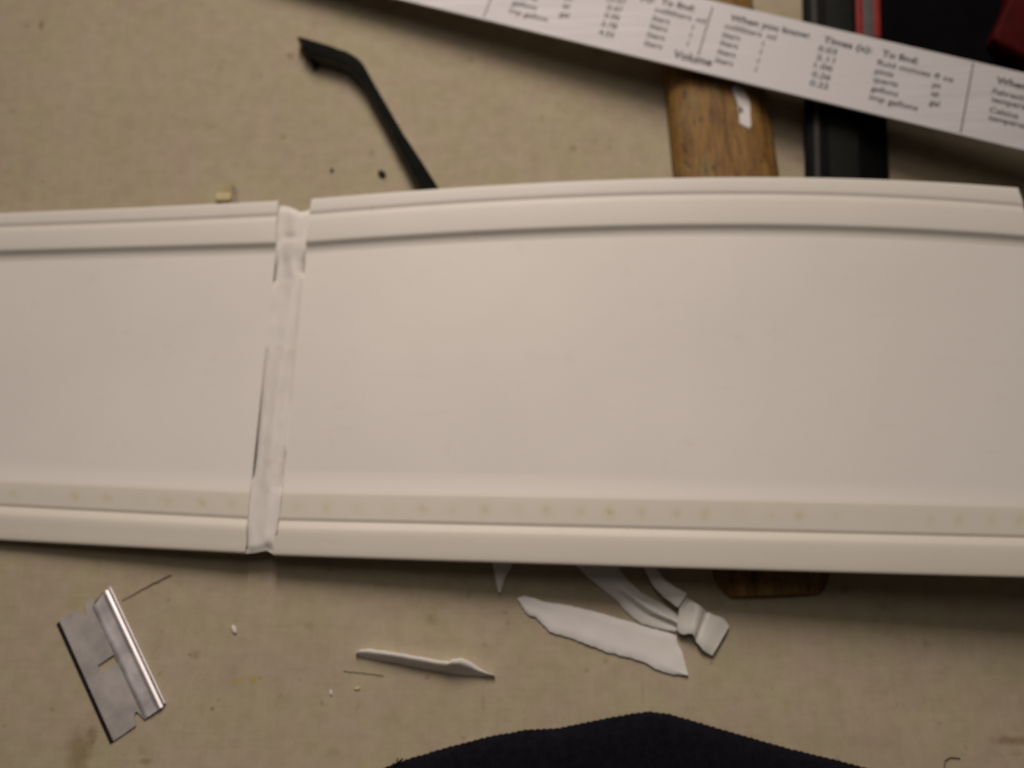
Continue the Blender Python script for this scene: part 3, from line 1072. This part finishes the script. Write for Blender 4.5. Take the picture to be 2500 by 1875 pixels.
# blade sheet with end notches and a centre slot, as a grid with cells left out
def blade_sheet():
    ws = [1.15, 2.5, 4.5, 6.0, 6.5, 7.0, 7.4, 7.8, 8.2, 8.6, 9.0, 9.4, 9.8, 10.2, 10.6, 11.0, 11.4, 11.8, 12.6]
    ws = [w * BW / 19.0 for w in ws]
    def end_in(w, top):
        f = w / BW
        if top:
            d = 3.4 * math.exp(-((f - 0.45) / 0.055) ** 4) + 0.5 * math.exp(-((f - 0.05) / 0.05) ** 2)
            return d
        return 3.2 * math.exp(-((f - 0.535) / 0.055) ** 4) + 0.25
    rows = 46
    bm = bmesh.new()
    T = {}
    for i in range(rows + 1):
        for j, w in enumerate(ws):
            a_ = i / rows
            l = BL * a_ + end_in(w, True) * (1 - smooth(0, 0.22, a_)) - end_in(w, False) * smooth(0.78, 1.0, a_)
            T[i, j] = (bm.verts.new(bp(l, w, 0.26 + 0.016 * w)), bm.verts.new(bp(l, w, 0.06 + 0.016 * w)))
    sl = set()
    for i in range(rows):
        for j in range(len(ws) - 1):
            lm = BL * (i + 0.5) / rows
            wm = (ws[j] + ws[j + 1]) / 2
            if abs(lm - BL * 0.483) < 1.3 and abs(wm - BW * 0.455) < 2.75:
                sl.add((i, j))
    for i in range(rows):
        for j in range(len(ws) - 1):
            if (i, j) in sl:
                continue
            a, b_, c, d = T[i, j], T[i, j + 1], T[i + 1, j + 1], T[i + 1, j]
            bm.faces.new((a[0], b_[0], c[0], d[0]))
            bm.faces.new((d[1], c[1], b_[1], a[1]))
    # side walls along open edges
    edges = {}
    for (i, j) in [(i, j) for i in range(rows) for j in range(len(ws) - 1) if (i, j) not in sl]:
        q = [(i, j), (i, j + 1), (i + 1, j + 1), (i + 1, j)]
        for a, b_ in zip(q, q[1:] + q[:1]):
            k = tuple(sorted((a, b_)))
            edges[k] = edges.get(k, 0) + 1
    for (a, b_), cnt in edges.items():
        if cnt == 1:
            bm.faces.new((T[a][0], T[b_][0], T[b_][1], T[a][1]))
    loose = [v for v in bm.verts if not v.link_faces]
    bmesh.ops.delete(bm, geom=loose, context='VERTS')
    bmesh.ops.recalc_face_normals(bm, faces=bm.faces)
    me = bpy.data.meshes.new('blade_sheet')
    bm.to_mesh(me); bm.free()
    return me
link('blade', blade_sheet(), M['blade'], razor)
# ground cutting edge
vv = []
for l in (0.15, BL - 0.2):
    vv += [bp(l, 0.0, 0.12), bp(l, 1.16, 0.285), bp(l, 1.16, 0.06)]
link('cutting_edge', mesh_from('edge', vv, [(0, 3, 4, 1), (1, 4, 5, 2), (2, 5, 3, 0), (0, 1, 2), (3, 5, 4)]), M['bevel'], razor)
# folded spine: profile extruded along the back
def spine():
    f = BW / 19.0
    prof = [(11.5, 0.52), (11.5, 0.80), (11.65, 0.90), (13.0, 0.96), (15.6, 1.05), (16.2, 1.12), (16.6, 1.32), (16.95, 1.40), (17.3, 1.32), (17.6, 1.08), (17.85, 0.98), (18.1, 1.06),
            (18.35, 1.30), (18.65, 1.38), (18.9, 1.22), (19.0, 0.9), (18.95, 0.45), (18.6, 0.12), (17.5, 0.05), (12.3, 0.08), (11.6, 0.2)]
    prof = [(w * f, z) for w, z in prof]
    ls = [0.0, 0.5, 1.2] + [lerp(1.8, BL - 1.8, k / 20) for k in range(21)] + [BL - 1.2, BL - 0.5, BL - 0.05]
    def shift(w, top):
        fr = w / BW
        if top:
            return 1.9 * math.exp(-((fr - 0.62) / 0.07) ** 2) + 0.5 * math.exp(-((fr - 0.75) / 0.025) ** 2) + 0.35 * (1 - smooth(0.9, 1, fr))
        return 1.5 * math.exp(-((fr - 0.555) / 0.06) ** 2) + 0.6 * smooth(0.93, 1.0, fr) + 0.15
    verts = []
    n = len(prof)
    for l in ls:
        for (w, z) in prof:
            a = l / BL
            ll = lerp(shift(w, True), BL - shift(w, False), a)
            dz = 0.03 * noise.noise(Vector((l / 4.0, w / 2.0, 0)))
            e = 1.0
            verts.append(bp(ll, w, max(0.01, z * 0.66 - 0.04) + dz * 0.5))
    faces = []
    for i in range(len(ls) - 1):
        for k in range(n):
            k2 = (k + 1) % n
            faces.append((i * n + k, i * n + k2, (i + 1) * n + k2, (i + 1) * n + k))
    faces.append(tuple(range(n)))
    faces.append(tuple((len(ls) - 1) * n + k for k in range(n)))
    me = mesh_from('spine', verts, faces, smooth=True)
    sharp_by_angle(me, 45)
    return me
link('folded_spine', spine(), M['spine'], razor)

# ------------------------------------------------------------------ plastic shavings on the cloth
def zp(a, b_, z=0.0):
    p = P(800 + a * .4973, 1350 + b_ * .4973, z)
    return (p.x, p.y)
def zl(pts, z=0.0):
    return [zp(a, b_, z) for a, b_ in pts]

up = zl([(932, 218), (965, 206), (1010, 218), (1060, 238), (1180, 254), (1290, 280), (1450, 325), (1550, 355), (1640, 380), (1712, 400), (1720, 440), (1745, 490), (1772, 592)], 1.6)
lo = zl([(932, 224), (960, 270), (985, 300), (1025, 315), (1060, 350), (1090, 385), (1150, 400), (1260, 440), (1380, 485), (1480, 510), (1560, 535), (1620, 570), (1700, 595), (1772, 600)], 1.6)
me = ribbon('flat_shaving', up, lo, 70, 9, lambda s, t, x, y: 0.06 + 0.25 * (1 - t) * math.sin(s * 3.0) + 0.12 * noise.noise(Vector((x / 5, y / 5, 0))), 0.75, jag=0.14, seed=3)
link('plastic_shaving', me, M['shaving'], label='wide flat white plastic shaving with a pointed end, largest of the scraps below the panel', cat='shaving', group='plastic shavings')

up = zl([(138, 488), (160, 470), (200, 467), (300, 480), (420, 500), (540, 522), (598, 530), (612, 518), (655, 511), (700, 530), (740, 560), (790, 586), (820, 600)], 2.0)
lo = zl([(138, 492), (155, 510), (220, 522), (350, 545), (500, 575), (640, 597), (760, 607), (820, 603)], 0.5)
def spear_th(s, t):
    # ridge toward the upper boundary, sloping face on the near side
    prof = smooth(0, 0.12, t) * (1 - 0.90 * smooth(0.34, 1.0, t))
    hump = 1 + 0.6 * math.exp(-((s - 0.74) / 0.10) ** 2) * (1 if t < 0.6 else 0.3)
    return (0.35 + 3.0 * prof) * (0.35 + 0.65 * math.sin(math.pi * min(1, max(0, s * 0.92 + 0.06)))) * hump
me = ribbon('spear', up, lo, 60, 12, lambda s, t, x, y: 0.02, spear_th, jag=0.08, seed=5)
link('plastic_shaving', me, M['shaving'], label='thin spear-shaped white plastic sliver on the cloth, left of the wide shaving', cat='shaving', group='plastic shavings')

up = zl([(1395, 20), (1470, 120), (1540, 188), (1640, 240), (1722, 292), (1740, 318)], 2.5)
lo = zl([(1190, 30), (1280, 120), (1390, 210), (1425, 238), (1455, 275), (1495, 312), (1540, 345), (1610, 366), (1705, 388)], 1.0)
def strip_z(s, t, x, y):
    c = 0.3 + 1.5 * (1 - smooth(0.0, 0.55, abs(t - 0.42) * 2)) * smooth(0.3, 0.6, s) - 0.9 * math.exp(-((t - 0.66) / 0.10) ** 2) * smooth(0.35, 0.7, s)
    return max(0.05, c + 0.3 * math.sin(s * 5 + t * 2))
root = empty('plastic_strip', Vector((zp(1600, 300)[0], zp(1600, 300)[1], 0)), 'curled milky plastic strip with a square folded tab, coming out from under the panel', 'plastic strip')
link('curled_strip', ribbon('strip', up, lo, 50, 14, strip_z, 0.7, jag=0.08, seed=8), M['clear'], root)
up = zl([(1735, 196), (1800, 240), (1868, 288), (1952, 320), (1977, 356)], 2.6)
lo = zl([(1715, 378), (1742, 398), (1790, 396), (1818, 440), (1848, 476), (1892, 502)], 2.6)
def tab_z(s, t, x, y):
    return 1.1 + 1.0 * math.exp(-((s - 0.36) / 0.13) ** 2) - 0.55 * math.exp(-((s - 0.52) / 0.05) ** 2) + 0.5 * (1 - s) - 0.6 * smooth(0.7, 1, s)
link('folded_tab', ribbon('tab', up, lo, 40, 10, tab_z, 0.9, jag=0.12, seed=9), M['clear'], root)
up = zl([(1600, 20), (1618, 85), (1660, 135), (1700, 165), (1762, 200)], 3.2)
lo = zl([(1535, 20), (1562, 90), (1600, 165), (1650, 215), (1720, 268)], 3.2)
me = ribbon('narrow', up, lo, 30, 6, lambda s, t, x, y: 2.35 + 0.5 * s + 0.5 * (1 - t), 0.6, jag=0.08, seed=11)
link('narrow_strip', me, M['clear'], root)

up = zl([(912, 20), (905, 65), (876, 112), (862, 150), (852, 192)], 1.2)
lo = zl([(800, 20), (812, 65), (824, 130), (830, 160), (838, 192)], 1.2)
me = ribbon('tip', up, lo, 24, 6, lambda s, t, x, y: 0.4 + 1.0 * (1 - s) * (1 - abs(t - 0.4)), 0.7, jag=0.05, seed=12)
link('plastic_shaving', me, M['shaving'], label='small pointed white plastic tip poking out from under the panel', cat='shaving', group='plastic shavings')

# ------------------------------------------------------------------ crumbs, flecks, threads
def crumb(name, px, py, a, b_, h, rot, mat, label, cat, seed, group=None, z0=0.0):
    rnd = random.Random(seed)
    bm = bmesh.new()
    bmesh.ops.create_icosphere(bm, subdivisions=2, radius=1.0)
    c = P(px, py, z0 + h / 2)
    for v in bm.verts:
        k = 1 + 0.28 * noise.noise(v.co * 1.7 + Vector((seed, 0, 0)))
        x, y, z = v.co.x * a / 2 * k, v.co.y * b_ / 2 * k, max(-0.9, v.co.z) * h / 2 * k
        v.co = Vector((c.x + x * math.cos(rot) - y * math.sin(rot), c.y + x * math.sin(rot) + y * math.cos(rot), z0 + h * 0.42 + z))
    me = bpy.data.meshes.new(name)
    bm.to_mesh(me); bm.free()
    for p in me.polygons: p.use_smooth = True
    return link(name, me, mat, label=label, cat=cat, group=group)
crumb('dirt_crumb', 932, 423, 3.3, 2.0, 1.2, -0.55, M['crumb_dark'], 'dark brown crumb on the cloth left of the bent tool', 'crumb', 1)
crumb('dirt_speck', 810, 415, 1.1, 1.3, 0.6, 0.4, M['crumb_dark'], 'tiny dark speck on the cloth between the yellow chip and the dark crumb', 'crumb', 2)
crumb('plastic_fleck', 571, 1537, 1.5, 2.9, 0.5, 0.45, M['crumb_white'], 'small white fleck on the cloth right of the razor blade', 'fleck', 3)
crumb('plastic_fleck', 808, 1691, 0.8, 1.8, 0.4, 0.2, M['crumb_white'], 'tiny white fleck on the cloth below the spear-shaped sliver', 'fleck', 4)
crumb('plastic_fleck', 872, 1681, 2.0, 0.9, 0.3, 0.1, M['crumb_yellow'], 'tiny pale yellow fleck beside the tiny white fleck', 'fleck', 6)
p = [P(528, 470, 2.0), P(562, 470, 2.0), P(564, 476, 2.0), P(562, 489, 2.0), P(528, 490, 2.0), P(524, 481, 2.0)]
link('yellow_chip', slab('yellow_chip', [(q.x, q.y) for q in p], 0.0, 2.0, 0.5, 3), M['crumb_yellow'], label='small pale yellow chip against the upper edge of the panel', cat='chip')
p = [P(567, 448, 0.6), P(574, 455, 0.6), P(579, 470, 0.6), P(579, 494, 0.6), P(569, 494, 0.6), P(566, 470, 0.6)]
link('dark_sliver', slab('dark_sliver', [(q.x, q.y) for q in p], 0.0, 0.6, 0.15, 1), M['thread'], label='dark grey sliver standing beside the yellow chip', cat='sliver')

def thread(name, pts, r, mat, label, wob=0.4, seed=0, z=0.12, n=26):
    rnd = random.Random(seed)
    q = resample([P(x, y, z) for x, y in pts], n)
    q = [v + Vector((wob * noise.noise(Vector((i * 0.35, seed, 0))), wob * noise.noise(Vector((i * 0.35, seed + 9, 0))), 0)) for i, v in enumerate(q)]
    return link(name, tube(name, q, r, 6), mat, label=label, cat='thread')
thread('loose_thread', [(297, 1466), (345, 1440), (372, 1425), (419, 1402)], lambda s: 0.10 + 0.12 * smooth(0, 0.8, s), M['thread'], 'thin straight grey thread beside the razor blade spine', 0.25, 2)
thread('loose_thread', [(838, 1638), (880, 1642), (936, 1649)], 0.09, M['thread'], 'faint short thread on the cloth below the spear-shaped sliver', 0.3, 3)
thread('loose_thread', [(2308, 1890), (2306, 1868), (2309, 1855), (2322, 1849), (2345, 1852)], 0.11, M['thread_dark'], 'dark hooked thread on the cloth at the bottom right', 0.2, 5)

# ------------------------------------------------------------------ dark knitted garment at the bottom
outl = [(900, 1900), (961, 1873), (1066, 1841), (1189, 1808), (1290, 1790), (1363, 1787), (1435, 1772), (1515, 1756), (1587, 1745), (1638, 1752), (1681, 1764), (1775, 1792), (1869, 1819), (1941, 1839), (2028, 1860), (2086, 1875), (2180, 1900)]
NXK, NYK = 300, 40
verts = []
for i in range(NXK + 1):
    px = lerp(905, 2175, i / NXK)
    ytop = interp(outl, px)
    # ribbed edge: small scallops
    rib = math.sin(2 * math.pi * px / 15.5)
    ytop += 1.3 * rib + 1.2 * noise.noise(Vector((px / 30.0, 0, 0)))
    e = P(px, ytop, 3.0)
    for j in range(NYK + 1):
        t = j / NYK
        y = e.y + 1.2 - (t ** 1.25) * 60 - 0.0
        d = e.y + 1.2 - y
        h = 6.5 * (1 - math.exp(-d / 2.4)) + 0.10 * d
        h *= min(1, (i + 0.3) / 14, (NXK - i + 0.3) / 14)
        h += 0.55 * math.sin(2 * math.pi * px / 15.5) * min(1, d / 2) + 0.4 * noise.noise(Vector((px / 90.0, d / 14.0, 3)))
        verts.append((e.x * (1 + d * 0.0008), y, max(0.05, h)))
W_ = NYK + 1
faces = []
for i in range(NXK):
    for j in range(NYK):
        a = i * W_ + j
        faces.append((a, a + W_, a + W_ + 1, a + 1))
nv = len(verts)
ring = [i * W_ for i in range(NXK + 1)] + [NXK * W_ + j for j in range(1, W_)] + [i * W_ + NYK for i in range(NXK - 1, -1, -1)] + [j for j in range(NYK - 1, 0, -1)]
low = []
for r in ring:
    low.append(len(verts)); verts.append((verts[r][0], verts[r][1], 0.0))
for k in range(len(ring)):
    k2 = (k + 1) % len(ring)
    faces.append((ring[k], ring[k2], low[k2], low[k]))
faces.append(tuple(low))
kb = P(1590, 1800, 0)
knit = empty('knit_garment', Vector((kb.x, kb.y, 0)), 'dark ribbed knit garment peeking in at the bottom edge', 'garment')
me = mesh_from('knit_fabric', verts, faces, smooth=True)
link('knit_fabric', me, M['knit'], knit)
for k, (pts, r) in enumerate(([((1286, 1792), (1292, 1785), (1301, 1781)), 0.18], [((960, 1874), (970, 1862), (984, 1852)), 0.24], [((972, 1868), (968, 1858), (972, 1850)), 0.16],
                              [((1140, 1820), (1155, 1811), (1168, 1806)), 0.12], [((1500, 1760), (1506, 1752), (1512, 1750)), 0.10])):
    q = resample([P(x, y, 3.2) for x, y in pts], 8)
    link('loose_fibre', tube('fibre', q, r, 5), M['knit'], knit)

for o in bpy.data.objects:
    if '_b' in o:
        del o['_b']
